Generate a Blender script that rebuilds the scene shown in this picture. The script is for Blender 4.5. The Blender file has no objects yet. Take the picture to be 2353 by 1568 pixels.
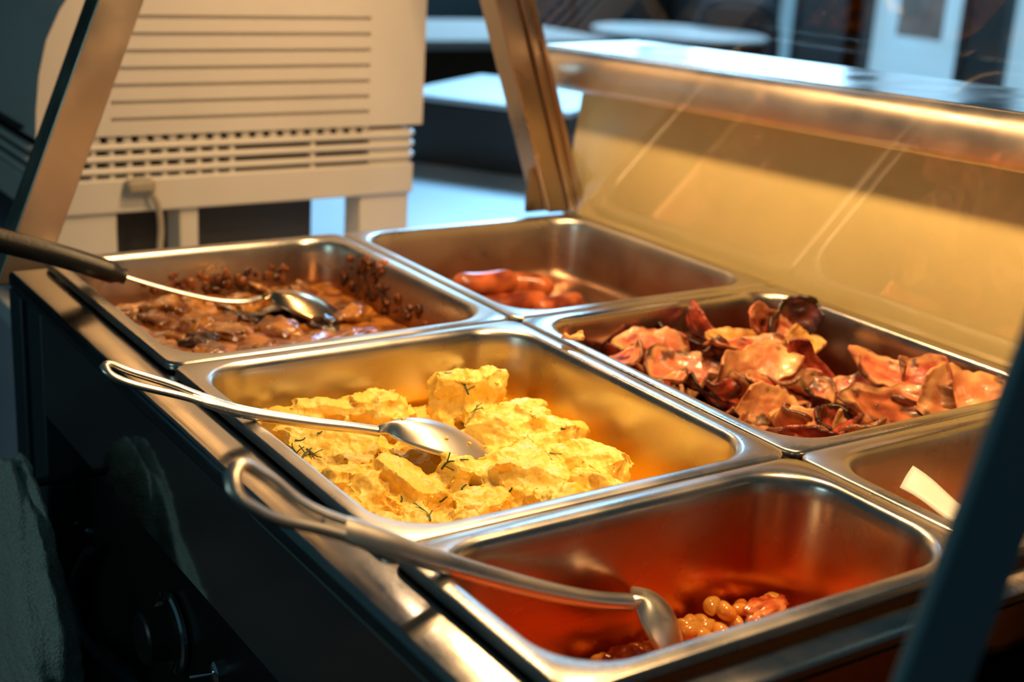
import bpy, bmesh, math, random
from mathutils import Vector, Matrix, noise
from mathutils.bvhtree import BVHTree
random.seed(7)
PI = math.pi
COL = bpy.context.scene.collection
sc = bpy.context.scene
LIFT = 0.9            # counter rim height above the floor; everything is laid out with z=0 on the pan rims, then lifted

# ------------------------------------------------------------------ camera numbers
CAM = Vector((-0.3554, -0.6278, 0.3575)); YAW, PITCH, ROLL, FPX = 0.6051, -0.3071, 0.0617, 3137.0
cf = Vector((math.sin(YAW)*math.cos(PITCH), math.cos(YAW)*math.cos(PITCH), math.sin(PITCH)))
_rt = cf.cross(Vector((0, 0, 1))).normalized(); _up = _rt.cross(cf)
cr = _rt*math.cos(ROLL)+_up*math.sin(ROLL); cu = -_rt*math.sin(ROLL)+_up*math.cos(ROLL)
def at(px, py, ax, v):
    """where the sight line through a point of the photograph meets the plane ax = v"""
    d = cf+cr*((px-1176.5)/FPX)-cu*((py-784)/FPX)
    i = 'xyz'.index(ax)
    return CAM+d*((v-CAM[i])/d[i])
def at_plane(px, py, p0, n):
    d = cf+cr*((px-1176.5)/FPX)-cu*((py-784)/FPX)
    return CAM+d*((Vector(p0)-CAM).dot(n)/d.dot(n))

# ------------------------------------------------------------------ materials
def mat(name):
    m = bpy.data.materials.new(name); m.use_nodes = True
    nt = m.node_tree; b = nt.nodes['Principled BSDF']
    return m, nt, b
def N(nt, t, **kw):
    n = nt.nodes.new(t)
    for k, v in kw.items():
        if k in n.inputs: n.inputs[k].default_value = v
        else: setattr(n, k, v)
    return n
def L(nt, a, b): nt.links.new(a, b)
def rgb(c): return (c[0], c[1], c[2], 1)
def plain(name, col, rough=.5, metal=0, spec=.5, coat=0, bump=0, bscale=60, var=0, sss=0):
    m, nt, b = mat(name)
    b.inputs['Base Color'].default_value = rgb(col); b.inputs['Roughness'].default_value = rough
    b.inputs['Metallic'].default_value = metal; b.inputs['Specular IOR Level'].default_value = spec
    b.inputs['Coat Weight'].default_value = coat; b.inputs['Coat Roughness'].default_value = .15
    if sss:
        b.inputs['Subsurface Weight'].default_value = sss; b.inputs['Subsurface Radius'].default_value = (1, .5, .2)
        b.inputs['Subsurface Scale'].default_value = .006
    if bump or var:
        tc = N(nt, 'ShaderNodeTexCoord'); nz = N(nt, 'ShaderNodeTexNoise', Scale=bscale, Detail=5)
        L(nt, tc.outputs['Object'], nz.inputs['Vector'])
        if bump:
            bp = N(nt, 'ShaderNodeBump', Strength=bump, Distance=.004); L(nt, nz.outputs['Fac'], bp.inputs['Height']); L(nt, bp.outputs['Normal'], b.inputs['Normal'])
        if var:
            cr_ = N(nt, 'ShaderNodeValToRGB')
            cr_.color_ramp.elements[0].position = .3; cr_.color_ramp.elements[1].position = .7
            cr_.color_ramp.elements[0].color = rgb([c*(1-var) for c in col]); cr_.color_ramp.elements[1].color = rgb([min(1, c*(1+var)) for c in col])
            L(nt, nz.outputs['Fac'], cr_.inputs['Fac']); L(nt, cr_.outputs['Color'], b.inputs['Base Color'])
    return m
def steel(name, col=(.56, .53, .49), rough=.27, film_or_reflection=None, ztop=-.02, zbot=-.07, amount=1, speck=None, grain=(3, 260, 260)):
    """brushed, scratched stainless steel; optional film of food that thickens towards the bottom of the pan"""
    m, nt, b = mat(name)
    b.inputs['Metallic'].default_value = 1
    tc = N(nt, 'ShaderNodeTexCoord'); geo = N(nt, 'ShaderNodeNewGeometry')
    mp = N(nt, 'ShaderNodeMapping'); mp.inputs['Scale'].default_value = grain
    L(nt, tc.outputs['Object'], mp.inputs['Vector'])
    nz = N(nt, 'ShaderNodeTexNoise', Scale=1, Detail=4); L(nt, mp.outputs['Vector'], nz.inputs['Vector'])
    n2 = N(nt, 'ShaderNodeTexNoise', Scale=14, Detail=6); L(nt, tc.outputs['Object'], n2.inputs['Vector'])
    mr = N(nt, 'ShaderNodeMapRange'); mr.inputs[1].default_value = .3; mr.inputs[2].default_value = .7
    mr.inputs[3].default_value = rough-.07; mr.inputs[4].default_value = rough+.1
    L(nt, n2.outputs['Fac'], mr.inputs[0]); L(nt, mr.outputs[0], b.inputs['Roughness'])
    bp = N(nt, 'ShaderNodeBump', Strength=.12, Distance=.0006); L(nt, nz.outputs['Fac'], bp.inputs['Height']); L(nt, bp.outputs['Normal'], b.inputs['Normal'])
    base = N(nt, 'ShaderNodeMix', data_type='RGBA'); base.inputs[6].default_value = rgb([c*.86 for c in col]); base.inputs[7].default_value = rgb([min(1, c*1.12) for c in col])
    L(nt, n2.outputs['Fac'], base.inputs[0]); out = base.outputs[2]
    if film_or_reflection:
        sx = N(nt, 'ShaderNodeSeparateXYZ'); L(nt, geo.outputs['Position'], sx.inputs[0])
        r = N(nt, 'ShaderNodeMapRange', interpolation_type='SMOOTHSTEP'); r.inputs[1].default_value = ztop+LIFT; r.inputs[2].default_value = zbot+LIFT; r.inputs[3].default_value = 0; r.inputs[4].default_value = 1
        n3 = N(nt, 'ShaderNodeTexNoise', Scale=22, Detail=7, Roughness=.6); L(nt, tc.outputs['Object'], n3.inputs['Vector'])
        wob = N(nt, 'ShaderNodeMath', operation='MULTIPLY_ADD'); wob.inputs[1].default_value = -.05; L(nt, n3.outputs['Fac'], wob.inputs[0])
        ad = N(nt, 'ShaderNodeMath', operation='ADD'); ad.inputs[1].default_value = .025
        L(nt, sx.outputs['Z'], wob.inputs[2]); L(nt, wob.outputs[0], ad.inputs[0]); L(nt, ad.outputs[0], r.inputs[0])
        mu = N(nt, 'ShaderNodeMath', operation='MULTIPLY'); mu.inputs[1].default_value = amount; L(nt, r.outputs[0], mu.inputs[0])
        st = N(nt, 'ShaderNodeMix', data_type='RGBA'); st.inputs[7].default_value = rgb(film_or_reflection)
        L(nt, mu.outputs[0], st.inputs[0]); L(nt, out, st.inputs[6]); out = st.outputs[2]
        if speck:
            n4 = N(nt, 'ShaderNodeTexNoise', Scale=speck[1], Detail=8, Roughness=.65); L(nt, tc.outputs['Object'], n4.inputs['Vector'])
            r4 = N(nt, 'ShaderNodeMapRange'); r4.inputs[1].default_value = speck[2]; r4.inputs[2].default_value = speck[2]+.04; L(nt, n4.outputs['Fac'], r4.inputs[0])
            m4 = N(nt, 'ShaderNodeMath', operation='MULTIPLY'); L(nt, r4.outputs[0], m4.inputs[0]); L(nt, r.outputs[0], m4.inputs[1])
            s4 = N(nt, 'ShaderNodeMix', data_type='RGBA'); s4.inputs[7].default_value = rgb(speck[0]); L(nt, m4.outputs[0], s4.inputs[0]); L(nt, out, s4.inputs[6]); out = s4.outputs[2]
            me = N(nt, 'ShaderNodeMath', operation='SUBTRACT'); me.inputs[0].default_value = 1; L(nt, m4.outputs[0], me.inputs[1]); L(nt, me.outputs[0], b.inputs['Metallic'])
    L(nt, out, b.inputs['Base Color'])
    return m
def vcol(name, rough=.35, coat=.0, sss=0, bump=.3, bscale=220, spec=.5, sscale=.004, bdist=.0012):
    m, nt, b = mat(name)
    a = N(nt, 'ShaderNodeAttribute', attribute_name='tone'); L(nt, a.outputs['Color'], b.inputs['Base Color'])
    b.inputs['Roughness'].default_value = rough; b.inputs['Coat Weight'].default_value = coat; b.inputs['Coat Roughness'].default_value = .1
    b.inputs['Specular IOR Level'].default_value = spec
    if sss:
        b.inputs['Subsurface Weight'].default_value = sss; b.inputs['Subsurface Radius'].default_value = (1, .45, .2); b.inputs['Subsurface Scale'].default_value = sscale
    tc = N(nt, 'ShaderNodeTexCoord'); nz = N(nt, 'ShaderNodeTexNoise', Scale=bscale, Detail=5); L(nt, tc.outputs['Object'], nz.inputs['Vector'])
    bp = N(nt, 'ShaderNodeBump', Strength=bump, Distance=bdist); L(nt, nz.outputs['Fac'], bp.inputs['Height']); L(nt, bp.outputs['Normal'], b.inputs['Normal'])
    return m
def emit(name, col, s):
    m, nt, b = mat(name)
    b.inputs['Base Color'].default_value = rgb(col); b.inputs['Emission Color'].default_value = rgb(col); b.inputs['Emission Strength'].default_value = s; b.inputs['Roughness'].default_value = .2
    return m

M = {}
M['steel'] = steel('brushed_steel', rough=.24)
M['ledge'] = steel('counter_steel', rough=.15, col=(.46, .44, .42), grain=(260, 3, 260))
M['shelf_top'] = steel('shelf_top_steel', rough=.16, col=(.85, .87, .88), grain=(260, 3, 260))
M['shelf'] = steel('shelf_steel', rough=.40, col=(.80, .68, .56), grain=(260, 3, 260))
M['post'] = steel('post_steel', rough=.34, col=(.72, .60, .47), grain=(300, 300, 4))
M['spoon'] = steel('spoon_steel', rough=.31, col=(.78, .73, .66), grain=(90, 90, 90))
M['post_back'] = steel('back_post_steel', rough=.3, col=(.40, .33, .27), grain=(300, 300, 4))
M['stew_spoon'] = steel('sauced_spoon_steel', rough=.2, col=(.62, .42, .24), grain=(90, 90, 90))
M['dark_post'] = plain('dark_teal_post', (.13, .24, .28), .5, bump=.05)  # same kind of steel post, with blue ambient light put into its colour
M['well'] = plain('well_dark', (.07, .035, .015), .4, .6)
M['panel'] = plain('mirror_dark_panel', (.62, .60, .55), .05, 1)
M['black'] = plain('black_plastic', (.012, .011, .010), .38, bump=.08, bscale=300)
M['dark'] = plain('dark_recess', (.008, .009, .010), .5)
M['cream'] = plain('cream_enamel', (.63, .60, .57), .45, var=.04, bscale=8)
M['slot'] = plain('slot_shadow', (.03, .022, .015), .7)
M['cable'] = plain('grey_cable', (.35, .31, .24), .5)
M['hose'] = plain('blue_grey_hose', (.10, .15, .19), .45)
M['yellow'] = plain('yellow_panel', (.90, .72, .31), .38, var=.06, bscale=9)
M['chrome'] = plain('chrome', (.7, .7, .7), .12, 1)
M['floor'] = plain('floor_mat', (.06, .06, .06), .5, var=.3, bscale=3)
M['wall'] = plain('wall_dark', (.05, .075, .085), .7, var=.2, bscale=2)
M['trim'] = plain('window_frame_dark', (.05, .07, .08), .5)
M['table'] = plain('pale_tabletop', (.78, .82, .84), .4)
M['navy'] = plain('navy_chair', (.02, .035, .06), .5)
M['brown'] = plain('brown_wood', (.09, .055, .035), .5, var=.3, bscale=7)
M['paper'] = plain('notice_paper', (.62, .52, .46), .7, var=.3, bscale=12)
M['day'] = emit('daylit_pane', (.36, .66, .86), .75)
M['daymid'] = emit('daylit_transom', (.34, .60, .78), 1.15)  # unseen upper panes, added brighter to lift the reflection on the shelf
M['sky'] = emit('bright_daylit_pane', (.45, .74, .95), 2.8)
M['daydim'] = emit('daylit_pane_dim', (.16, .34, .46), .8)
M['red'] = emit('red_lamp', (.5, .01, .01), .25)
M['slip'] = plain('white_paper_slip', (.85, .78, .68), .35, sss=.3)
M['towelm'] = plain('towel_terry', (.42, .47, .42), .95, bump=1, bscale=420, var=.2)
m, nt, b = mat('guard_glass')
nt.nodes.remove(b)
tr = N(nt, 'ShaderNodeBsdfTransparent'); gl = N(nt, 'ShaderNodeBsdfGlossy', Roughness=.02); lw = N(nt, 'ShaderNodeLayerWeight', Blend=.5); pw5 = N(nt, 'ShaderNodeMath', operation='POWER'); pw5.inputs[1].default_value = 5; L(nt, lw.outputs['Facing'], pw5.inputs[0]); mx = N(nt, 'ShaderNodeMixShader')
mul = N(nt, 'ShaderNodeMath', operation='MULTIPLY_ADD', use_clamp=True); mul.inputs[1].default_value = 1.6; mul.inputs[2].default_value = .05; L(nt, pw5.outputs[0], mul.inputs[0])
L(nt, mul.outputs[0], mx.inputs[0]); L(nt, tr.outputs[0], mx.inputs[1]); L(nt, gl.outputs[0], mx.inputs[2]); L(nt, mx.outputs[0], nt.nodes['Material Output'].inputs[0])
M['glass'] = m
M['egg_pan'] = steel('egg_pan_steel', rough=0.28, film_or_reflection=(.78, .50, .05), ztop=-.030, zbot=-.062, amount=.95)  # yellow is egg film together with painted reflection of the eggs
M['stew_pan'] = steel('stew_pan_steel', rough=0.28, film_or_reflection=(.40, .19, .07), ztop=-.002, zbot=-.05, amount=.8, speck=((.16, .045, .01), 26, .56))
M['sausage_pan'] = steel('sausage_pan_steel', rough=0.31, film_or_reflection=(.36, .17, .08), ztop=.0, zbot=-.06, amount=.8)  # brown tint paints a warm reflection onto the walls
M['bacon_pan'] = steel('bacon_pan_steel', rough=0.24, film_or_reflection=(.45, .13, .05), ztop=.0, zbot=-.05, amount=.85)
M['bean_pan'] = steel('bean_pan_steel', rough=0.25, film_or_reflection=(.72, .24, .03), ztop=-.008, zbot=-.07, amount=.95)
M['slip_pan'] = steel('slip_pan_steel', rough=0.28, film_or_reflection=(.5, .25, .1), ztop=-.005, zbot=-.06, amount=.7)

# ------------------------------------------------------------------ mesh helpers
def obj(name, bm, m, parent=None, smooth=True, bevel=0, angle=40):
    bmesh.ops.recalc_face_normals(bm, faces=bm.faces)
    me = bpy.data.meshes.new(name); bm.to_mesh(me); bm.free()
    if m: me.materials.append(m)
    if smooth:
        for p in me.polygons: p.use_smooth = True
        me.set_sharp_from_angle(angle=math.radians(angle))
    o = bpy.data.objects.new(name, me); COL.objects.link(o)
    if parent: o.parent = parent
    if bevel:
        md = o.modifiers.new('bevel', 'BEVEL'); md.width = bevel; md.segments = 2; md.limit_method = 'ANGLE'; md.angle_limit = math.radians(50)
    return o
def tag(o, label=None, cat=None, group=None, kind=None):
    if label: o['label'] = label
    if cat: o['category'] = cat
    if group: o['group'] = group
    if kind: o['kind'] = kind
    return o
def thing(name, label, cat, group=None):
    o = bpy.data.objects.new(name, None); o.empty_display_size = .02; COL.objects.link(o)
    return tag(o, label, cat, group)
def box(bm, x0, x1, y0, y1, z0, z1, mx=None):
    vs = [bm.verts.new((x, y, z)) for x in (x0, x1) for y in (y0, y1) for z in (z0, z1)]
    if mx:
        for v in vs: v.co = mx @ v.co
    for f in ((0, 1, 3, 2), (4, 6, 7, 5), (0, 4, 5, 1), (2, 3, 7, 6), (0, 2, 6, 4), (1, 5, 7, 3)): bm.faces.new([vs[i] for i in f])
    return vs
def newbox(*a, **k):
    bm = bmesh.new(); box(bm, *a, **k); return bm
def loft(bm, loops, cap0=False, cap1=False, closed=True):
    rows = [[bm.verts.new(p) for p in l] for l in loops]
    n = len(rows[0])
    for a, b_ in zip(rows, rows[1:]):
        for i in range(n if closed else n-1):
            j = (i+1) % n
            bm.faces.new((a[i], a[j], b_[j], b_[i]))
    if cap0: bm.faces.new(rows[0][::-1])
    if cap1: bm.faces.new(rows[-1])
    return rows
def rrect(x0, x1, y0, y1, r, z, n=10):
    out = []
    for cx, cy, a0 in ((x1-r, y1-r, 0), (x0+r, y1-r, 90), (x0+r, y0+r, 180), (x1-r, y0+r, 270)):
        for i in range(n+1):
            a = math.radians(a0+90*i/n); out.append((cx+r*math.cos(a), cy+r*math.sin(a), z))
    return out
def spline(pts, n):
    pts = [Vector(p) for p in pts]; out = []
    P = [pts[0]*2-pts[1]]+pts+[pts[-1]*2-pts[-2]]
    for i in range(1, len(P)-2):
        for k in range(n):
            t = k/n; a, b_, c, d = P[i-1], P[i], P[i+1], P[i+2]
            out.append(.5*((2*b_)+(c-a)*t+(2*a-5*b_+4*c-d)*t*t+(3*b_-a-3*c+d)*t**3))
    out.append(pts[-1]); return out
def sweep(bm, path, w, h, side=None, n=12, caps=True):
    """tube of elliptical section along a path; w/h are half widths (numbers or functions of 0..1)"""
    loops = []; m_ = len(path)
    for i, p in enumerate(path):
        t = i/(m_-1)
        d = (path[min(i+1, m_-1)]-path[max(i-1, 0)]).normalized()
        s = Vector(side) if side is not None else d.cross(Vector((0, 0, 1)))
        if s.length < 1e-4: s = d.cross(Vector((0, 1, 0)))
        s = (s-d*s.dot(d)).normalized(); u_ = s.cross(d)
        ww = w(t) if callable(w) else w; hh = h(t) if callable(h) else h
        loops.append([p+s*(ww*math.cos(2*PI*k/n))+u_*(hh*math.sin(2*PI*k/n)) for k in range(n)])
    loft(bm, loops, caps, caps)
def extrude_profile(bm, prof, y0, y1, fz=None):
    """prof: (x,z) outline, extruded along y"""
    rows = [[(x, y, z+(fz(y) if fz else 0)) for x, z in prof] for y in (y0, y1)]
    loft(bm, rows, True, True)
def disc_solid(bm, prof, c, axis, n=40):
    """lathe: prof of (radius, offset along axis)"""
    ax = Vector(axis).normalized(); s = ax.orthogonal().normalized(); u_ = ax.cross(s); c = Vector(c)
    loft(bm, [[c+ax*o+(s*math.cos(2*PI*k/n)+u_*math.sin(2*PI*k/n))*r for k in range(n)] for r, o in prof], True, True)
def fbm(p, sc_, oct_=4): return noise.fractal(Vector(p)*sc_, .9, 2.0, oct_)
def sstep(a, b_, x):
    t = max(0, min(1, (x-a)/(b_-a))); return t*t*(3-2*t)
def paint(o, fn):
    me = o.data; a = me.color_attributes.new('tone', 'FLOAT_COLOR', 'POINT')
    for i, v in enumerate(me.vertices): a.data[i].color = rgb(fn(v.co, i))
def lerp3(a, b_, t): return tuple(x+(y-x)*t for x, y in zip(a, b_))

# ------------------------------------------------------------------ food pans
def food_pan(x0, y0, w, l, depth, m, label):
    x1, y1 = x0+w, y0+l
    prof = [(.0008, -.0075, .012), (0, -.006, .013), (0, -.0022, .013), (.0007, -.0007, .0125), (.0022, 0, .012), (.0105, 0, .042), (.0125, -.0005, .043), (.0145, -.0024, .043), (.0156, -.006, .043),
            (.0165, -.015, .043), (.0205, -depth+.016, .040), (.0228, -depth+.006, .038), (.029, -depth+.001, .033), (.036, -depth, .028)]
    bm = bmesh.new()
    loft(bm, [rrect(x0+i, x1-i, y0+i, y1-i, r, z) for i, z, r in prof], False, True)
    o = obj('food_pan', bm, m, angle=60)
    md = o.modifiers.new('sheet', 'SOLIDIFY'); md.thickness = .0009; md.offset = -1
    return tag(o, label, 'pan', 'stainless steel food pans set in the counter')
W_, LL, SS, G = .325, .354, .176, .002
X0, X1 = 0.0, W_+G
YE, YS, YB = 0.0, LL+G, -SS-G
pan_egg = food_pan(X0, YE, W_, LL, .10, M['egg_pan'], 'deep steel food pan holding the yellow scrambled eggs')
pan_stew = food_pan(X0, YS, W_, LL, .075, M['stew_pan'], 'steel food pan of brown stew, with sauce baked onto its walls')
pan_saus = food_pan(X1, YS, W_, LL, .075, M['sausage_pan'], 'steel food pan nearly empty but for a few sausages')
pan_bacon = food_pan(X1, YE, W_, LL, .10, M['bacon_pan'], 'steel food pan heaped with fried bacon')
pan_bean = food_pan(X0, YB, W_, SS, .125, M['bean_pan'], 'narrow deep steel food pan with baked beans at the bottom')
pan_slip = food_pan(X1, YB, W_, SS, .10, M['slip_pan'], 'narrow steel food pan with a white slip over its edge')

# ------------------------------------------------------------------ the heated counter
bain = thing('heated_counter', 'stainless steel heated serving counter with a glossy black front, holding the food pans', 'serving counter')
YN, YF = -.46, .705
bm = bmesh.new()
prof = [(.011, -.0095), (-.030, -.0095), (-.0325, -.0105), (-.034, -.013), (-.034, -.022), (-.031, -.024), (.011, -.024)]
extrude_profile(bm, prof, YN, YF); obj('front_ledge', bm, M['ledge'], bain)
obj('rear_ledge', newbox(.641, .667, YN, .73, -.03, -.0095), M['ledge'], bain, bevel=.001)
obj('end_ledge', newbox(.012, .640, .700, .73, -.03, -.0095), M['ledge'], bain, bevel=.001)
bm = bmesh.new()
for y in (.355, -.001): box(bm, 0, .654, y-.006, y+.006, -.03, -.0125)
box(bm, .318, .334, -.19, .71, -.03, -.0125)
obj('support_bar', bm, M['ledge'], bain)
bm = bmesh.new(); extrude_profile(bm, [(0, 0)], 0, 0) if False else None
pr_ = [(-.181, -.011), (-.198, -.011), (-.201, -.013), (-.202, -.017), (-.199, -.022), (-.181, -.022)]
loft(bm, [[(x, y, z) for y, z in pr_] for x in (.001, .653)], True, True)
obj('cross_bar', bm, M['ledge'], bain)
bm = bmesh.new()
box(bm, -.006, .664, YN, .72, -.20, -.198); box(bm, -.008, -.004, YN, .72, -.198, -.024); box(bm, .660, .664, YN, .72, -.198, -.03)
box(bm, -.004, .66, .712, .716, -.198, -.03); box(bm, -.004, .66, YN, YN+.004, -.198, -.02)
obj('water_well', bm, M['well'], bain)
bm = bmesh.new(); box(bm, -.033, -.0285, YN, .60, -.1225, -.0235)
obj('front_panel', bm, M['panel'], bain, bevel=.0008)
bm = bmesh.new(); box(bm, -.034, .0, .60, .645, -.9, -.0235); box(bm, -.036, -.004, .66, .70, -.9, -.0235)
obj('corner_upright', bm, plain('dark_upright', (.02, .035, .045), .45), bain, bevel=.002)
bm = bmesh.new(); box(bm, -.0085, -.0045, YN, .60, -.42, -.1225)
obj('control_panel', bm, plain('control_panel_dark', (.02, .018, .018), .3, .4), bain)
obj('cabinet_body', newbox(.002, .66, YN, .70, -.899, -.21), M['dark'], bain)
obj('lower_shelf_panel', newbox(-.034, .0, YN, .60, -.899, -.42), M['dark'], bain)
kx = -.0085
c = at(322, 1432, 'x', -.03)
bm = bmesh.new(); disc_solid(bm, [(.030, 0), (.034, -.003), (.034, -.006), (.031, -.0075), (.029, -.006), (.027, -.003)], (kx, c.y-.025, c.z), (1, 0, 0)); kbm = bm
bm = bmesh.new(); disc_solid(bm, [(.023, -.004), (.022, -.028), (.020, -.030)], (kx, c.y-.025, c.z), (1, 0, 0)); kn = obj('control_knob', bm, M['black'], bain); obj('dial_bezel', kbm, M['chrome'], kn)
bm = bmesh.new(); box(bm, kx-.0315, kx-.0302, c.y-.026, c.y-.024, c.z-.002, c.z+.019); obj('pointer', bm, M['chrome'], kn)
c = at(386, 1480, 'x', -.012)
bm = bmesh.new(); disc_solid(bm, [(.0065, .004), (.0065, -.003), (.005, -.006)], (kx, c.y, c.z), (1, 0, 0), 20); obj('indicator_light', bm, M['red'], bain); bain.children[-1]['label'] = 'red indicator light'
c = at(470, 1552, 'x', -.02)
bm = bmesh.new(); disc_solid(bm, [(.009, 0), (.009, -.004), (.006, -.006)], (kx, c.y, c.z), (1, 0, 0), 16)
sweep(bm, [Vector((kx-.005, c.y, c.z)), Vector((kx-.022, c.y+.004, c.z-.001))], .0025, .0025, n=10)
obj('toggle_switch', bm, M['chrome'], bain)
pts = [at(*p, 'x', -.018) for p in ((205, 1265), (172, 1330), (168, 1390), (185, 1450), (230, 1510), (310, 1575), (400, 1650))]
bm = bmesh.new(); sweep(bm, spline(pts, 8), .005, .005, n=10); obj('hose', bm, M['hose'], bain)
for p in ((165, 1205), (198, 1225)):
    bm = bmesh.new(); c = at(*p, 'x', -.012); disc_solid(bm, [(.004, .006), (.004, -.002), (.002, -.004)], (kx, c.y, c.z), (1, 0, 0), 12); obj('screw', bm, M['chrome'], bain)
bm = bmesh.new(); sweep(bm, [Vector((-.0085, .53, -.158)), Vector((-.088, .53, -.158))], .004, .004, n=10); obj('towel_peg', bm, M['dark'], bain)

# ------------------------------------------------------------------ sneeze guard
guard = thing('sneeze_guard', 'glass sneeze guard leaning over the pans on slanted steel posts', 'sneeze guard')
def slant_post(bm, xb, xt, zb, zt, w, y0, y1):
    vs = [bm.verts.new(p) for p in ((xb, y0, zb), (xb+w, y0, zb), (xt+w, y0, zt), (xt, y0, zt), (xb, y1, zb), (xb+w, y1, zb), (xt+w, y1, zt), (xt, y1, zt))]
    for f in ((0, 1, 2, 3), (4, 7, 6, 5), (0, 4, 5, 1), (3, 2, 6, 7), (0, 3, 7, 4), (1, 5, 6, 2)): bm.faces.new([vs[i] for i in f])
sl = .398
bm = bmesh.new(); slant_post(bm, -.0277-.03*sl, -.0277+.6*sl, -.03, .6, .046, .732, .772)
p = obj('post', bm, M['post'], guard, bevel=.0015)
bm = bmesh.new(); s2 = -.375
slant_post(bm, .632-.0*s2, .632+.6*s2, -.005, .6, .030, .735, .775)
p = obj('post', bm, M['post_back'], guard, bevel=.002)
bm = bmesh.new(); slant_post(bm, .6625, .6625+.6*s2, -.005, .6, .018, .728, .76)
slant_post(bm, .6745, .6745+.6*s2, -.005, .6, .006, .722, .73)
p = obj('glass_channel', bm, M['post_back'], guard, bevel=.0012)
bm = bmesh.new(); slant_post(bm, .605, .605, -.005, .052, .06, .746, .752); obj('post_bracket', bm, M['post_back'], guard, bevel=.001)
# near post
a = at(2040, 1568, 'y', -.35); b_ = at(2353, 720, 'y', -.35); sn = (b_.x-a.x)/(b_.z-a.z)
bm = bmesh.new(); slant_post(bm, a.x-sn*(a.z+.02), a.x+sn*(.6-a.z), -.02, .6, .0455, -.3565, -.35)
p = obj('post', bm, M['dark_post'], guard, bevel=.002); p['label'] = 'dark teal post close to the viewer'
bm = bmesh.new(); vs = [bm.verts.new(v) for v in ((.664, -.44, -.004), (.664, .725, -.004), (.664-.62*.398, .725, .62), (.664-.62*.398, -.44, .62))]; bm.faces.new(vs)
gp = obj('glass_pane', bm, M['glass'], guard, smooth=False)

# ------------------------------------------------------------------ customer side shelf
shelf = thing('tray_shelf', 'steel tray shelf on a yellow panel behind the sneeze guard', 'shelf')
tilt = lambda y: .031*(.69-y)
bm = bmesh.new()
prof = [(.645, .150), (.638, .153), (.634, .160), (.633, .178), (.636, .190), (.643, .197), (.654, .199), (.80, .203), (.80, .19), (.66, .185), (.655, .150)]
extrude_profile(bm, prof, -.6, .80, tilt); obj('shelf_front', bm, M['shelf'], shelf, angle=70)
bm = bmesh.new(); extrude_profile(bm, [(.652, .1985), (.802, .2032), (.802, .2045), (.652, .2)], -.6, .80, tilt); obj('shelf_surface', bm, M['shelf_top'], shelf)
bm = bmesh.new(); extrude_profile(bm, [(.6695, -.012), (.695, .19), (.705, .19), (.70, -.012)], -.6, .76); obj('back_panel', bm, M['yellow'], shelf); shelf.children[-1]['label'] = 'plain yellow panel'
bm = bmesh.new(); extrude_profile(bm, [(.675, -.899), (.675, -.013), (.70, -.013), (.70, -.899)], -.6, .76); obj('base_panel', bm, M['dark'], shelf)

# ------------------------------------------------------------------ scrambled eggs
def bump_h(x, y, lst): return sum(a*math.exp(-(((x-cx)/sx)**2+((y-cy)/sy)**2)) for cx, cy, sx, sy, a in lst)
egg_b = [(.245, .285, .035, .028, .022), (.07, .30, .06, .04, .008), (.15, .31, .06, .03, .006), (.10, .17, .05, .05, .004), (.21, .12, .05, .05, .010), (.15, .08, .06, .03, .004), (.24, .2, .04, .05, .012), (.15, .22, .05, .04, -.008)]
def egg_h(x, y):
    h = -.059+bump_h(x, y, egg_b)
    h -= .034*sstep(.262, .292, x+.012*noise.noise(Vector((y*30, 3, 0)))+.05*sstep(.10, .0, y)*1.2)
    return h
def voxel(bm, name, vox, disp):
    me = bpy.data.meshes.new('tmp'); bmesh.ops.recalc_face_normals(bm, faces=bm.faces); bm.to_mesh(me); bm.free()
    o = bpy.data.objects.new('tmp', me); COL.objects.link(o)
    r = o.modifiers.new('r', 'REMESH'); r.mode = 'VOXEL'; r.voxel_size = vox
    for i, (ty, size, st) in enumerate(disp):
        t = bpy.data.textures.new('t%d' % i, ty); t.noise_scale = size
        if ty == 'CLOUDS': t.noise_depth = 3
        else: t.weight_1 = -1; t.weight_2 = 1; t.noise_intensity = 1.3
        d = o.modifiers.new('d%d' % i, 'DISPLACE'); d.texture = t; d.texture_coords = 'LOCAL'; d.strength = st; d.mid_level = .5 if ty == 'CLOUDS' else .35
    dg = bpy.context.evaluated_depsgraph_get(); ev = o.evaluated_get(dg)
    out = bpy.data.meshes.new_from_object(ev, depsgraph=dg); out.name = name
    bpy.data.objects.remove(o); bpy.data.meshes.remove(me)
    out.materials.clear()
    for p in out.polygons: p.use_smooth = True
    o = bpy.data.objects.new(name, out); COL.objects.link(o)
    return o
def solid_field(bm, x0, x1, y0, y1, h, bottom, n, inset):
    nx = int((x1-x0)/n); ny = int((y1-y0)/n); top = {}
    for i in range(nx+1):
        for j in range(ny+1):
            x = x0+(x1-x0)*i/nx; y = y0+(y1-y0)*j/ny
            top[i, j] = bm.verts.new((x, y, max(h(x, y), bottom+.002)))
    for i in range(nx):
        for j in range(ny): bm.faces.new((top[i, j], top[i+1, j], top[i+1, j+1], top[i, j+1]))
    ring = [(i, 0) for i in range(nx)]+[(nx, j) for j in range(ny)]+[(i, ny) for i in range(nx, 0, -1)]+[(0, j) for j in range(ny, 0, -1)]
    low = [bm.verts.new((top[k].co.x, top[k].co.y, bottom)) for k in ring]
    for k in range(len(ring)):
        k2 = (k+1) % len(ring); bm.faces.new((top[ring[k]], low[k], low[k2], top[ring[k2]]))
    bm.faces.new(low[::-1])
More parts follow.
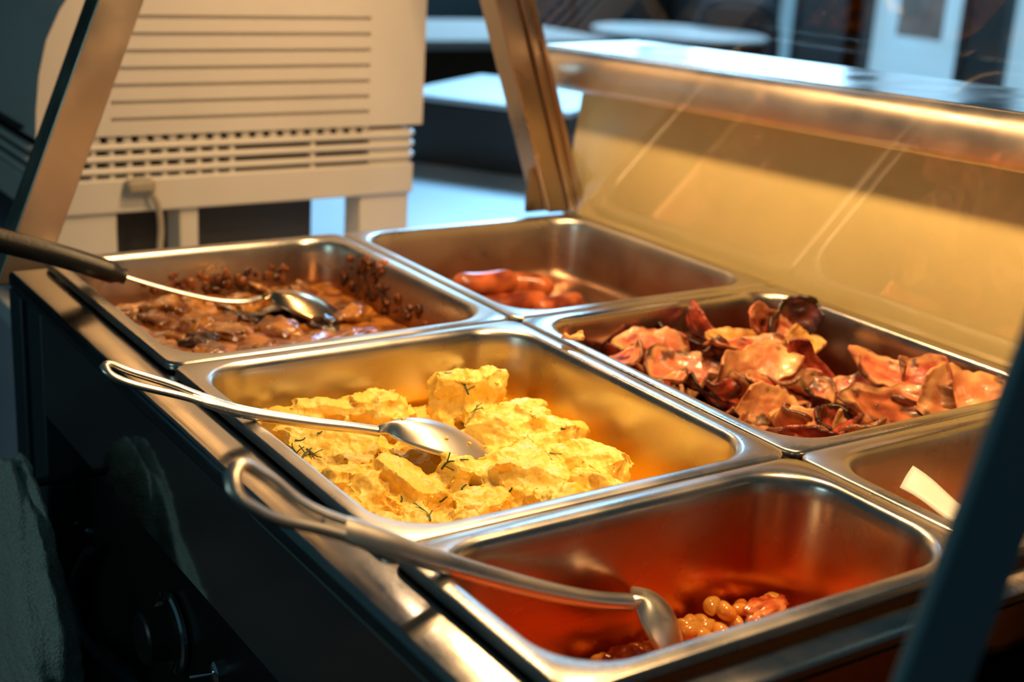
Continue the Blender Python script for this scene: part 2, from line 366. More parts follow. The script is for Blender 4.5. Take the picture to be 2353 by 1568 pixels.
def blob(bm, c, s, rot, seed, rough=.25, boxy=.5, sub=3):
    r = bmesh.ops.create_icosphere(bm, subdivisions=sub, radius=1)
    R = Matrix.Rotation(rot[2], 3, 'Z') @ Matrix.Rotation(rot[1], 3, 'Y') @ Matrix.Rotation(rot[0], 3, 'X')
    for v in r['verts']:
        d = v.co.normalized(); m_ = max(abs(d.x), abs(d.y), abs(d.z))
        q = d*(1-boxy)+d/m_*boxy*.85
        q *= 1+rough*noise.noise(d*1.7+Vector((seed*7.3, seed, 0)))+rough*.5*noise.noise(d*4+Vector((seed, 0, 5)))
        v.co = Vector(c)+R @ Vector((q.x*s[0], q.y*s[1], q.z*s[2]))
rnd = random.Random(11)
bm = bmesh.new()
solid_field(bm, .030, .295, .030, .326, egg_h, -.098, .006, 0)
for k in range(150):
    x = rnd.uniform(.04, .27); y = rnd.uniform(.035, .315)
    z = egg_h(x, y)
    if z < -.07: continue
    s = rnd.choice((.006, .008, .010, .013, .016, .020, .026))
    e = (max(.032+s, min(.286-s*.8, x)), max(.03+s, min(.325-s, y)))
    blob(bm, (e[0], e[1], z+rnd.uniform(-.05, .45)*s+.002), (s*rnd.uniform(.8, 1.4), s*rnd.uniform(.7, 1.1), s*rnd.uniform(.45, .75)), (rnd.uniform(-.6, .6), rnd.uniform(-.6, .6), rnd.uniform(0, 6)), k)
# the recognisable big curds: standing slabs at the back, broad slabs in front
big = [((1055, 910), -.032, (.030, .015, .025), (.1, .1, -.3)), ((1128, 905), -.031, (.016, .014, .026), (.1, -.1, .8)),
       ((760, 930), -.040, (.045, .016, .010), (0, .1, -.15)), ((640, 945), -.040, (.03, .02, .010), (0, .1, .2)), ((850, 925), -.040, (.03, .016, .012), (.2, .1, .1)),
       ((760, 1050), -.046, (.042, .032, .013), (.35, -.1, -.6)), ((930, 1110), -.045, (.020, .034, .014), (.4, .1, .5)),
       ((1060, 1080), -.040, (.022, .016, .013), (.3, .3, .2)), ((1130, 1085), -.044, (.024, .018, .010), (.2, 0, .2)),
       ((1210, 1080), -.043, (.026, .030, .013), (.3, -.2, .1)), ((1200, 960), -.040, (.03, .02, .015), (.2, .1, .3)), ((1290, 1000), -.046, (.022, .022, .016), (0, .2, .4)),
       ((1270, 935), -.044, (.012, .010, .010), (0, .2, .4)), ((1340, 1080), -.052, (.022, .040, .014), (.1, .35, .2)), ((1130, 1140), -.050, (.040, .016, .010), (.2, 0, .25)),
       ((820, 1110), -.050, (.018, .014, .012), (.2, .1, .7)), ((900, 1060), -.05, (.012, .010, .010), (.5, .1, .3)), ((1010, 1050), -.048, (.012, .010, .010), (.1, .4, .9))]
for k, (p, z, s, rot) in enumerate(big):
    c = at(p[0], p[1], 'z', z)
    blob(bm, (max(.03+s[0]*.9, min(.288-s[0]*.9, c.x)), max(.03+s[1], min(.322-s[1], c.y)), z), s, rot, 200+k, .22, .6)
eggs = voxel(bm, 'scrambled_eggs', .0011, (('VORONOI', .030, .0068), ('CLOUDS', .014, .005), ('VORONOI', .009, .0016), ('CLOUDS', .004, .0012), ('CLOUDS', .0016, .0007)))
m, nt, b = mat('egg_curd')
tc = N(nt, 'ShaderNodeTexCoord'); nz = N(nt, 'ShaderNodeTexNoise', Scale=32, Detail=5); L(nt, tc.outputs['Object'], nz.inputs['Vector'])
rp = N(nt, 'ShaderNodeValToRGB'); rp.color_ramp.elements[0].position = .3; rp.color_ramp.elements[0].color = (.95, .58, .055, 1); rp.color_ramp.elements[1].position = .7; rp.color_ramp.elements[1].color = (.98, .77, .22, 1)
L(nt, nz.outputs['Fac'], rp.inputs['Fac']); L(nt, rp.outputs['Color'], b.inputs['Base Color'])
b.inputs['Subsurface Weight'].default_value = .5; b.inputs['Subsurface Radius'].default_value = (1, .55, .14); b.inputs['Subsurface Scale'].default_value = .0028
b.inputs['Roughness'].default_value = .42
n2 = N(nt, 'ShaderNodeTexNoise', Scale=420, Detail=4); L(nt, tc.outputs['Object'], n2.inputs['Vector']); bp = N(nt, 'ShaderNodeBump', Strength=.35, Distance=.0008); L(nt, n2.outputs['Fac'], bp.inputs['Height']); L(nt, bp.outputs['Normal'], b.inputs['Normal'])
eggs.data.materials.append(m)
tag(eggs, 'heap of pale yellow scrambled eggs in the middle pan', 'scrambled eggs', kind='stuff')
def bvh(o):
    me = o.data; return BVHTree.FromPolygons([v.co.copy() for v in me.vertices], [tuple(p.vertices) for p in me.polygons])
egg_tree = bvh(eggs)
def drop(tree, px, py):
    d = (cf+cr*((px-1176.5)/FPX)-cu*((py-784)/FPX)).normalized()
    return tree.ray_cast(CAM, d)
M['dill'] = plain('dill_green', (.03, .075, .015), .5)
dill = [(650, 923, .3, .014), (705, 1045, 1.2, .016), (722, 1043, -.5, .020), (690, 1010, .5, .010), (735, 995, .2, .005), (678, 1035, 1.7, .016), (1030, 1070, .4, .014), (1062, 1062, .6, .012),
        (1172, 1128, 1.4, .007), (920, 1148, 1.3, .006), (968, 1178, 1.5, .022), (1095, 940, 1.5, .020), (1075, 890, 1.4, .016), (1068, 1123, 1.5, .009), (1275, 1045, .8, .012), (1295, 985, .2, .005), (1030, 858, .2, .008), (1018, 1147, .1, .008), (1268, 925, 1.2, .012)]
for k, (px, py, a, ln) in enumerate(dill):
    hit = drop(egg_tree, px, py)
    if hit[0] is None: continue
    p, nn = hit[0], hit[1]
    t1 = (cr*math.cos(a)+cu*math.sin(a)); t1 = (t1-nn*t1.dot(nn)).normalized(); t2 = nn.cross(t1)
    ln *= .8
    pts = [p+t1*ln*(u-.5)+t2*ln*.22*math.sin(3*u+k)+nn*(.0008) for u in (0, .25, .5, .75, 1)]
    bm = bmesh.new(); sweep(bm, spline(pts, 4), lambda t: .0007*(1-.6*t)+.0002, .0003, side=t2, n=6)
    for q in range(2 if ln > .011 else 0):
        b0 = pts[1+q]; sweep(bm, spline([b0, b0+t1*.003+t2*.0035*(1 if q else -1)+nn*.0004, b0+t1*.005+t2*.006*(1 if q else -1)], 3), .0005, .0003, side=t2, n=5)
    o = obj('dill_sprig', bm, M['dill'])
    tag(o, 'tiny dark green sprig of dill lying on the scrambled eggs', 'herb', 'dill sprigs on the eggs')

# ------------------------------------------------------------------ spoons
def chain(A, T, pts):
    """points of the photograph along a straight spoon, set in the upright plane through its two ends"""
    n = Vector((T.y-A.y, -(T.x-A.x), 0)).normalized()
    return [A]+[at_plane(px, py, A, n) for px, py in pts]
def loop_handle(bm, path, side, w_end, w_neck, rad, split):
    """flat handle whose outer part is an open loop of rod"""
    k = int(split*(len(path)-1)); sd = Vector(side).normalized()
    left, right = [], []
    for i in range(k+1):
        t = i/k; w = w_end*(math.sqrt(max(0, 1-(1-min(1, t/.18))**2)) if t < .18 else 1-(1-w_neck*.45/w_end)*sstep(.3, 1.0, t))
        left.append(path[i]+sd*w); right.append(path[i]-sd*w)
    loop = right[::-1]+left[1:]
    sweep(bm, loop, rad, rad*.72, side=None, n=10)
    sweep(bm, path[max(0, k-3):], lambda t: w_neck*(1.05-.4*math.sin(min(1, t*1.1)*PI*.5))*sstep(-.06, .10, t), lambda t: rad*(.55+.65*sstep(0, .25, t)-.15*t), side=sd, n=14)
def spoon_bowl(bm, neck, tip, side, width, dome, sag=0., neckw=.004, upv=None):
    """oval bowl seen from its domed back"""
    ax = tip-neck; ln = ax.length; ax.normalize(); sd = Vector(side).normalized(); sd = (sd-ax*sd.dot(ax)).normalized(); up = sd.cross(ax)
    if up.z < 0: up = -up
    nu, nv = 30, 20; rows = []
    for i in range(nu+1):
        u = i/nu
        e = max(0.0, 1-((u-.56)/.47)**2) if u > .1 else 0
        hw = max(width*.5*math.sqrt(e) if u > .1 else 0, neckw*(1-sstep(.05, .3, u)))
        if u > .985: hw = max(hw, .0015)
        hgt = dome*math.sin(PI*min(1, max(0, u))**.8)**.8 if 0 < u < 1 else 0
        rows.append([neck+ax*(ln*u)+sd*(hw*v)+up*(hgt*(1-abs(v)**2.2)-sag*u*u) for v in [(-1+2*j/nv) for j in range(nv+1)]])
    loft(bm, rows, closed=False)
def make_spoon(label, A, T, hpts, npt, split, w_end, w_neck, rad, width, dome, roll):
    n = Vector((T.y-A.y, -(T.x-A.x), 0)).normalized(); ax = (T-A).normalized(); v = ax.cross((A+T)/2-CAM).normalized()
    if v.dot(n) < 0: v = -v
    side = (n*(1-roll)+v*roll).normalized()
    P = chain(A, T, hpts); neck = at_plane(npt[0], npt[1], A, n)
    root = thing('serving_spoon', label, 'spoon', 'long steel serving spoons')
    bm = bmesh.new(); loop_handle(bm, spline(P+[neck], 10), side, w_end, w_neck, rad, split); obj('handle', bm, M['spoon'], root, angle=70)
    bm = bmesh.new(); spoon_bowl(bm, neck-(T-neck).normalized()*.004, T, n if roll < .5 else (n*.65+v*.35).normalized(), width, dome)
    o = obj('bowl', bm, M['spoon'], root, angle=80); md = o.modifiers.new('sheet', 'SOLIDIFY'); md.thickness = .0016; md.offset = 0
    return root, o
A = at(240, 843, 'z', .047); T = at(1140, 1052, 'z', -.047)
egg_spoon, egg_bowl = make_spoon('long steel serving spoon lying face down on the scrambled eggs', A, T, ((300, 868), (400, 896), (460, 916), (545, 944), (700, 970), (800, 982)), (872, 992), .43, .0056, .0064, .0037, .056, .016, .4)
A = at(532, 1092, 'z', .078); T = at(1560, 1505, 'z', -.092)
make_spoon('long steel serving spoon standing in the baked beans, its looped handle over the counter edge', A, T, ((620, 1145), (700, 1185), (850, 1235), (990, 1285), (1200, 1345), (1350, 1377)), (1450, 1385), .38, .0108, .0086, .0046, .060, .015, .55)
bt = bvh(egg_bowl)
for k, (px, py, q) in enumerate(((1085, 1000, .0026), (1078, 1022, .0028), (1112, 1030, .0024), (1025, 1010, .0022), (926, 966, .0022), (1060, 985, .0012))):
    h = drop(bt, px, py)
    if h[0] is None: continue
    bm = bmesh.new(); blob(bm, h[0]+Vector((0, 0, .001)), (q, q*.7, q*.4), (0, .3, k), 700+k, .5, .3, 3)
    o = obj('egg_fleck', bm, eggs.data.materials[0], angle=180); tag(o, 'tiny yellow fleck of egg stuck on the spoon bowl', 'egg fleck', 'egg flecks on the spoon')
# stew spoon with a black grip
A = at(-60, 530, 'z', .052); T = at(815, 750, 'z', -.06)
n = Vector((T.y-A.y, -(T.x-A.x), 0)).normalized()
root = thing('stew_spoon', 'black handled steel serving spoon resting in the brown stew', 'spoon')
g = chain(A, T, ((0, 552), (150, 592), (288, 636)))
bm = bmesh.new(); sweep(bm, spline(g, 10), lambda t: .0125-.002*t if t < .96 else .0085, lambda t: .0115-.001*t if t < .96 else .0075, side=n, n=18); obj('grip', bm, M['black'], root)
sh = [at_plane(*p, A, n) for p in ((285, 635), (350, 655), (430, 676), (500, 690), (560, 693), (600, 684))]
bm = bmesh.new(); sweep(bm, spline(sh, 8), .0035, .0022, side=n, n=12); obj('shaft', bm, M['spoon'], root)
bm = bmesh.new(); spoon_bowl(bm, sh[-1], T, n, .072, .017, neckw=.004)
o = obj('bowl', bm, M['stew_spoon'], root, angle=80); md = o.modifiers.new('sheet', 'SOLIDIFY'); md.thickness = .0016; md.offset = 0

# ------------------------------------------------------------------ stew
stew_b = [(.07, .5, .05, .05, .004), (.16, .52, .05, .05, .004), (.25, .5, .04, .06, .002), (.2, .6, .05, .04, -.003)]
bm = bmesh.new()
solid_field(bm, .030, .295, YS+.030, YS+.324, lambda x, y: -.047+bump_h(x, y, stew_b)+.003*noise.noise(Vector((x*60, y*60, 0))), -.073, .004, 0)
stew = obj('stew_sauce', bm, vcol('stew_sauce_mat', .18, .3, .1, .6, 120, bdist=.003), angle=180)
paint(stew, lambda co, i: lerp3((.15, .042, .006), (.44, .165, .028), sstep(-.4, .5, fbm(co, 45))))
tag(stew, 'thick glossy brown stew sauce in the far left pan', 'stew', kind='stuff')
mst = vcol('stew_piece_mat', .24, .3, .1, .5, 260, bdist=.0015)
rs = random.Random(4)
def piece_mesh(seed, s):
    bm = bmesh.new(); blob(bm, (0, 0, 0), s, (0, 0, 0), seed, .45, .3, 4)
    return bm
srcs = []
for k in range(30):
    for _ in range(40):
        x = rs.uniform(.05, .275); y = rs.uniform(YS+.045, YS+.31)
        if all((x-a)**2+(y-b_)**2 > .030**2 for a, b_ in srcs): break
    srcs.append((x, y))
    s = rs.uniform(.017, .027)
    bm = piece_mesh(k, (s, s*rs.uniform(.7, 1), s*rs.uniform(.3, .45)))
    dark = k % 7 == 3
    R = Matrix.Rotation(rs.uniform(0, 6), 4, 'Z') @ Matrix.Rotation(rs.uniform(-.5, .5), 4, 'X')
    bm.transform(Matrix.Translation((x, y, -.0475+bump_h(x, y, stew_b))) @ R)
    o = obj('stewed_mushroom', bm, mst, angle=180)
    c0, c1 = ((.02, .008, .004), (.06, .02, .008)) if dark else ((.13, .036, .004), (.44, .175, .020))
    paint(o, lambda co, i: lerp3(c0, c1, sstep(-.5, .5, fbm(co, 60))))
    tag(o, 'nearly black glossy chunk in the brown stew' if dark else 'glossy brown chunk coated with sauce in the stew pan', 'stew piece', 'chunks in the brown stew')

# sauce baked onto the pan walls
bm = bmesh.new()
for k in range(60):
    if k < 34: cx_, cz_, sx_, sz_ = .60, -.024, .016, .010
    else: cx_, cz_, sx_, sz_ = .56, -.036, .06, .006
    y = rs.gauss(cx_, sx_); z = min(-.008, rs.gauss(cz_, sz_)); x = .3067-(-z-.015)*.07
    q = rs.uniform(.0018, .0055); blob(bm, (x-.0002, max(YS+.06, min(YS+.30, y)), z), (.0016, q, q*rs.uniform(.7, 1.6)), (rs.uniform(0, 3), 0, 0), k, .7, .2, 3)
for k in range(46):
    x = rs.gauss(.17, .05); z = min(-.014, rs.gauss(-.036, .008)); q = rs.uniform(.0015, .0045)
    blob(bm, (max(.07, min(.25, x)), YS+LL-.0172-(-z-.015)*.07, z), (q*1.5, .0012, q), (0, rs.uniform(0, 3), 0), 90+k, .7, .2, 3)
o = obj('baked_on_sauce', bm, mst, pan_stew, angle=180); o['kind'] = 'stuff'; o['label'] = 'dark sauce baked onto the pan walls'
paint(o, lambda co, i: lerp3((.05, .012, .003), (.30, .085, .014), sstep(-.5, .5, fbm(co, 80))))

# ------------------------------------------------------------------ sausages
msa = vcol('sausage_skin', .32, .15, .15, .3, 120)
def sausage(name, p0, p1, r, bend, label, seed):
    p0, p1 = Vector(p0), Vector(p1); d = p1-p0; s = d.cross(Vector((0, 0, 1))).normalized()
    path = [p0+d*(i/24)+s*(bend*math.sin(PI*i/24)) for i in range(25)]
    f = lambda t: r*max(.12, (1-abs(2*t-1)**7))**.5*(1+.04*math.sin(t*9+seed))
    bm = bmesh.new(); sweep(bm, path, f, f, n=20)
    o = obj(name, bm, msa, angle=180)
    paint(o, lambda co, i: lerp3((.15, .02, .006), (.52, .125, .03), sstep(-.55, .6, fbm(co, 40)+.2*noise.noise(co*150))))
    return tag(o, label, 'sausage', 'sausages in the far pan')
zf = -.0745
sausage('sausage', at(1040, 655, 'z', zf+.035), at(1186, 645, 'z', zf+.035), .0135, .004, 'plump browned sausage lying on top of the others', 1)
sausage('sausage', at(1150, 665, 'z', zf+.014)+Vector((0, .03, 0)), at(1272, 662, 'z', zf+.014), .0135, -.006, 'browned sausage behind the top one, its end pointing right', 2)
sausage('sausage', at(1090, 705, 'z', zf+.0135), at(1255, 690, 'z', zf+.0135), .0132, .005, 'browned sausage beneath the top one at the near side', 3)
sausage('sausage', at(1230, 712, 'z', zf+.0125), at(1335, 690, 'z', zf+.0125), .0118, .003, 'thin red sausage lowest of the pile, nearest the empty side', 4)

# ------------------------------------------------------------------ bacon
mba = vcol('bacon_meat', .32, .2, .2, .5, 300, sscale=.003)
PAL = {'pink': ((.36, .055, .028), (.66, .21, .09)), 'pale': ((.52, .17, .065), (.80, .40, .17)), 'red': ((.20, .016, .008), (.46, .07, .028)), 'dark': ((.03, .007, .004), (.14, .025, .012)),
       'yellow': ((.60, .26, .05), (.82, .46, .13)), 'brown': ((.24, .05, .018), (.55, .17, .055))}
def rasher(c, rot, ln, wd, curl, cross, pal, seed, label, char=.35, group='fried bacon rashers'):
    nu, nv = 34, 16; c0, c1 = PAL[pal]; rr = random.Random(seed)
    ph = rr.uniform(0, 6); twist = rr.uniform(-1.5, 1.5); amp = rr.uniform(.03, .07)*wd
    rows, edge = [], []
    px = pz = ang = 0; xs = []
    for i in range(nu+1):
        u = i/nu; ang = curl*(u-.5)+.22*math.sin(5*u+ph)
        if i: px += math.cos(ang)*ln/nu; pz += math.sin(ang)*ln/nu
        xs.append((px, pz, ang))
    mxx = sum(a[0] for a in xs)/len(xs); mz = sum(a[1] for a in xs)/len(xs)
    bm = bmesh.new()
    for i in range(nu+1):
        u = i/nu; hw = wd*.5*max(.16, 1-abs(2*u-1)**4.5)**.55*(1+.24*noise.noise(Vector((u*4, seed, 1)))+.10*noise.noise(Vector((u*14, seed, 4))))
        x_, z_, a_ = xs[i]; row = []
        for j in range(nv+1):
            v = -1+2*j/nv
            rag = 1+.14*noise.noise(Vector((u*13, v*2+seed*3, 2)))*abs(v)+.06*noise.noise(Vector((u*34, seed, v*2)))*abs(v)
            tw = twist*(u-.5)*v*wd*.5
            off = tw+.35*cross*wd*(v*v-.4)+amp*math.sin(8*u+ph+2*v)*abs(v)+.05*wd*noise.noise(Vector((u*6, v*3, seed)))
            row.append(Vector((x_-mxx-math.sin(a_)*off, hw*v*rag, z_-mz+math.cos(a_)*off)))
            edge.append((min(1-abs(v), min(u, 1-u)*2.2), u, v))
        rows.append(row)
    loft(bm, rows, closed=False)
    R = Matrix.Translation(c) @ Matrix.Rotation(rot[2]-.75, 4, 'Z') @ Matrix.Rotation(rot[1], 4, 'Y') @ Matrix.Rotation(-rot[0], 4, 'X')
    bm.transform(R)
    o = obj('bacon_rasher', bm, mba, angle=180)
    def tone(co, i):
        e, u, v = edge[i]; f = fbm(co, 55)
        band = noise.noise(Vector((v*2.2+seed, u*1.3, seed*.7)))
        col = lerp3(c0, c1, sstep(-.45, .5, .6*f+.7*band+.25*noise.noise(co*170)))
        fat = sstep(.18, .05, abs(e-.16)+.1*noise.noise(co*60)) * (.0 if pal in ('dark', 'red') else .55)
        col = lerp3(col, (.80, .47, .19), fat)
        ch = sstep(.15, -.05, e+.22*noise.noise(co*80)-.14*char) * min(1, char*1.6)
        ch = max(ch, sstep(.46-.32*char, .66-.32*char, noise.noise(co*70+Vector((seed, 0, 0)))+.3*noise.noise(co*260)) * .85)
        return lerp3(col, (.022, .006, .004), ch)
    paint(o, tone)
    md = o.modifiers.new('sheet', 'SOLIDIFY'); md.thickness = .0034; md.offset = 0
    md = o.modifiers.new('sub', 'SUBSURF'); md.levels = 1; md.render_levels = 1
    return tag(o, label, 'bacon', group)
VY = math.atan2(cf.y, cf.x)        # heading of the view over the counter
def facing(tilt, spin=0): return None
BAC = [  # photo point, height, (roll, pitch, heading), length, width, curl, cross, colour, label, char
    ((1405, 805), -.036, (1.0, .2, .3), .05, .03, 1.8, .3, 'red', 'small dark red curled bacon end at the far left of the heap', .5),
    ((1490, 805), -.034, (-.75, .0, .35), .075, .055, .5, .15, 'pink', 'broad pink bacon slice leaning at the left of the heap', .3),
    ((1570, 850), -.044, (-.6, .25, .1), .075, .05, .7, .2, 'pink', 'speckled pink bacon slice charred along one edge, left of the pale oval one', .55),
    ((1600, 775), -.030, (-.2, .1, -.2), .09, .035, .6, .25, 'dark', 'blackened bacon strip lying flat near the back left', .7),
    ((1600, 745), -.018, (1.2, .6, -.5), .06, .032, 2.2, .3, 'red', 'dark red bacon curl standing up at the back left', .2),
    ((1690, 785), -.022, (-.5, .1, .4), .06, .035, .9, .3, 'yellow', 'yellowish bacon fat piece in the middle of the back', .2),
    ((1765, 745), -.006, (-1.25, .5, .5), .06, .034, 1.0, .4, 'pink', 'pink tongue of bacon standing upright at the back', .25),
    ((1815, 745), -.008, (-1.3, -.5, .7), .07, .045, .8, .3, 'dark', 'charred black bacon slice standing upright at the back', .8),
    ((1715, 795), -.020, (-.35, .0, .3), .075, .030, .8, .2, 'pink', 'pale pink bacon strip lying across the big oval slice', .25),
    ((1740, 840), -.022, (-.95, -.25, .5), .075, .045, .35, .12, 'pale', 'big pale oval bacon slice facing forward in the middle', .2),
    ((1850, 785), -.022, (-.7, .2, .2), .04, .03, .8, .3, 'yellow', 'small orange bacon scrap behind the middle of the heap', .2),
    ((1870, 850), -.028, (-1.1, .9, .2), .075, .03, 1.0, .3, 'red', 'red bacon strip slanting upward right of the middle', .2),
    ((1800, 890), -.034, (-.55, .15, .6), .085, .042, .8, .25, 'pink', 'long folded bacon slice running through the middle', .25),
    ((1660, 905), -.052, (-.3, .1, .1), .08, .04, .6, .3, 'dark', 'dark bacon strip deep under the pale oval slice', .6),
    ((1775, 935), -.040, (-.95, .2, .4), .06, .042, .6, .2, 'pale', 'shiny pale bacon slice leaning forward at the near left', .2),
    ((1850, 915), -.042, (-.8, -.3, .5), .06, .04, .8, .25, 'brown', 'brown bacon slice beside the shiny pale one', .4),
    ((1700, 935), -.056, (-.6, .3, .9), .05, .026, 1.4, .3, 'red', 'red bacon strip low at the near left edge of the heap', .3),
    ((1930, 895), -.036, (-.5, -.2, .2), .075, .038, .9, .3, 'pink', 'pink bacon slice with black ends just left of the tall arched one', .6),
    ((1760, 985), -.056, (-.5, .0, .4), .06, .034, .7, .25, 'pale', 'pale bacon piece lowest at the near side', .2),
    ((1840, 975), -.048, (-.7, .2, .3), .05, .036, .9, .3, 'pale', 'pale bacon fold behind the charred curl', .25),
    ((1905, 972), -.038, (-1.0, .1, .9), .052, .034, 1.6, .45, 'red', 'red bacon curl with charred rim at the near edge', .9),
    ((1990, 985), -.046, (-.6, .1, .3), .06, .036, .8, .3, 'pale', 'pale bacon scrap right of the charred curl', .25),
    ((2065, 850), -.010, (-.55, .1, -.3), .095, .042, 1.5, .3, 'pink', 'long arched bacon slice on top at the right', .2),
    ((2130, 885), -.022, (-.6, .5, -.2), .07, .032, 1.2, .3, 'brown', 'folded bacon strip under the arched slice', .3),
    ((2060, 935), -.030, (-.7, .0, .25), .10, .052, .5, .15, 'brown', 'wide brown bacon slice in front at the right', .4),
    ((2215, 910), -.018, (-.75, -.1, .1), .075, .062, .4, .15, 'pale', 'round pale bacon slice at the far right of the heap', .12),
    ((2110, 965), -.042, (-.4, .1, .3), .08, .035, .6, .3, 'brown', 'brown bacon strip along the near rim at the right', .4),
]
for k, (p, z, rot, ln, wd, cu_, cx_, pal, lab, ch) in enumerate(BAC):
    c = at(p[0], p[1], 'z', z); c.x = min(.605, max(.388, c.x)); c.y = min(.308, max(.052, c.y))
    rasher(c, rot, ln*1.05, wd*.90, cu_*1.15, cx_, pal, 300+k, lab, ch)
rb = random.Random(3)
for k in range(26):
    c = Vector((rb.uniform(.397, .585), rb.uniform(.078, .282), rb.uniform(-.084, -.052)))
    rasher(c, (rb.uniform(-.4, .4), rb.uniform(-.3, .3), rb.uniform(0, 6)), .075, .042, rb.uniform(.3, 1), .2, rb.choice(('red', 'brown', 'pink', 'dark', 'brown')), 400+k, 'dark bacon rasher buried in the underside of the heap', .4)
for k in range(22):
    c = Vector((rb.uniform(.385, .60), rb.uniform(.055, .30), 0)); c.z = -.034+.018*noise.noise(c*14)
    rasher(c, (rb.uniform(.1, 1.1), rb.uniform(-.5, .5), rb.uniform(-.8, 1.2)), rb.uniform(.035, .06), rb.uniform(.018, .030), rb.uniform(.5, 1.8), .3, ('red', 'brown', 'pink', 'pale', 'red', 'dark')[k % 6], 600+k, 'small broken strip of bacon lying among the bigger slices', .45, 'small bacon strips')
c = at(1316, 783, 'z', .003)
o = rasher(c+Vector((0, 0, .0035)), (.1, 0, .2), .019, .009, .8, .3, 'yellow', 500, 'small orange scrap of bacon dropped on the pan rim', .05, 'food scraps')
bm = bmesh.new(); c = at(883, 602, 'z', .003); blob(bm, c, (.004, .003, .003), (0, 0, .4), 9, .4, .3, 3)
o = obj('food_crumb', bm, msa, angle=180); paint(o, lambda co, i: (.55, .16, .05)); tag(o, 'tiny orange crumb on the rim of the stew pan', 'crumb', 'food scraps')

# ------------------------------------------------------------------ baked beans
bm = bmesh.new()
def sauce_h(x, y):
    return -.110+.020*1.25*math.exp(-(((x-.262)/.06)**2+((y+.04)/.03)**2))+.012*math.exp(-(((x-.15)/.04)**2+((y+.04)/.03)**2))+.0025*noise.noise(Vector((x*80, y*80, 1)))
solid_field(bm, .040, .286, YB+.040, YB+.137, sauce_h, -.1235, .004, 0)
bs = obj('tomato_sauce', bm, vcol('tomato_sauce_mat', .12, .7, .2, .4, 140), angle=180)
paint(bs, lambda co, i: lerp3((.35, .025, .006), (.75, .16, .03), sstep(-.4, .6, fbm(co, 50))))
tag(bs, 'orange red tomato sauce at the bottom of the bean pan', 'sauce', kind='stuff')
mbe = vcol('bean_skin', .16, .6, .3, .1, 60)
stree = bvh(bs)
bpx = [(1637, 1393), (1668, 1405), (1558, 1415), (1590, 1445), (1610, 1450), (1577, 1452), (1700, 1425), (1755, 1418), (1735, 1430), (1685, 1440), (1640, 1462), (1720, 1405), (1780, 1398), (1820, 1385), (1655, 1450), (1565, 1432),
       (1600, 1425), (1625, 1440), (1670, 1428), (1700, 1398), (1745, 1392), (1850, 1380), (1790, 1415), (1350, 1500), (1400, 1495), (1440, 1480), (1380, 1510)]
rbn = random.Random(5)
for k, (px, py) in enumerate(bpx):
    z = -.080 if k < 2 else (-.090 if px > 1500 else -.098)
    p = at(px, py, 'z', z); p.x = max(.05, min(.278, p.x)); p.y = max(YB+.05, min(YB+.143, p.y))
    h = stree.ray_cast(Vector((p.x, p.y, 0)), Vector((0, 0, -1)))
    if h[0] is not None: p.z = max(h[0].z+.003, z if k < 2 else -1)
    bm = bmesh.new(); bmesh.ops.create_uvsphere(bm, u_segments=20, v_segments=12, radius=1)
    for v in bm.verts:
        x_, y_, z_ = v.co; v.co = Vector((x_*.0085, y_*.0058+.0022*(x_*x_-.4), z_*.0056))
    bm.transform(Matrix.Translation(p) @ Matrix.Rotation(rbn.uniform(0, 6), 4, 'Z') @ Matrix.Rotation(rbn.uniform(-.4, .4), 4, 'Y'))
    o = obj('baked_bean', bm, mbe, angle=180)
    paint(o, lambda co, i: lerp3((.78, .26, .03), (.92, .44, .08), sstep(-.5, .5, fbm(co, 50))))
    lab = {0: 'orange baked bean topmost of the cluster right of the spoon', 1: 'orange baked bean just right of the topmost one'}.get(k, 'glossy orange baked bean half sunk in tomato sauce')
    tag(o, lab, 'bean', 'baked beans in the near pan')

for k, (px, py, z, sz, lab) in enumerate(((1790, 1392, -.083, (.024, .011, .008), 'salmon coloured lump of tomato behind the beans at the right'), (1395, 1496, -.096, (.015, .010, .007), 'red lump of tomato left of the spoon bowl'), (1470, 1478, -.097, (.014, .010, .006), 'red lump of tomato just behind the spoon bowl'))):
    p = at(px, py, 'z', z); p.x = max(.05, min(.262, p.x)); p.y = max(YB+.05, min(YB+.138, p.y))
    bm = bmesh.new(); blob(bm, p, sz, (0, .1, .3), 820+k, .35, .2, 4); o = obj('tomato_piece', bm, bs.data.materials[0], angle=180)
    paint(o, lambda co, i: lerp3((.50, .05, .012), (.86, .30, .10), sstep(-.4, .5, fbm(co, 70)))); tag(o, lab, 'tomato piece', 'tomato lumps in the bean pan')

# ------------------------------------------------------------------ paper slip over the rim
a, b_, c, d = at(2068, 1122, 'z', .001), at(2098, 1072, 'z', .006), at(2215, 1165, 'z', .006), at(2190, 1200, 'z', .001)
bm = bmesh.new(); rows = []
for i in range(9):
    u = i/8; lo = a.lerp(d, u); hi = b_.lerp(c, u)
    rows.append([lo.lerp(hi, v)+Vector((0, 0, .0012*math.sin(PI*v)+.001*math.sin(5*u))) for v in (0, .2, .4, .6, .8, 1)])
loft(bm, rows, closed=False); o = obj('paper_slip', bm, M['slip'], angle=180)
o.modifiers.new('sheet', 'SOLIDIFY').thickness = .0006
tag(o, 'white slip of paper lying over the rim of the narrow pan behind the dark post', 'paper')

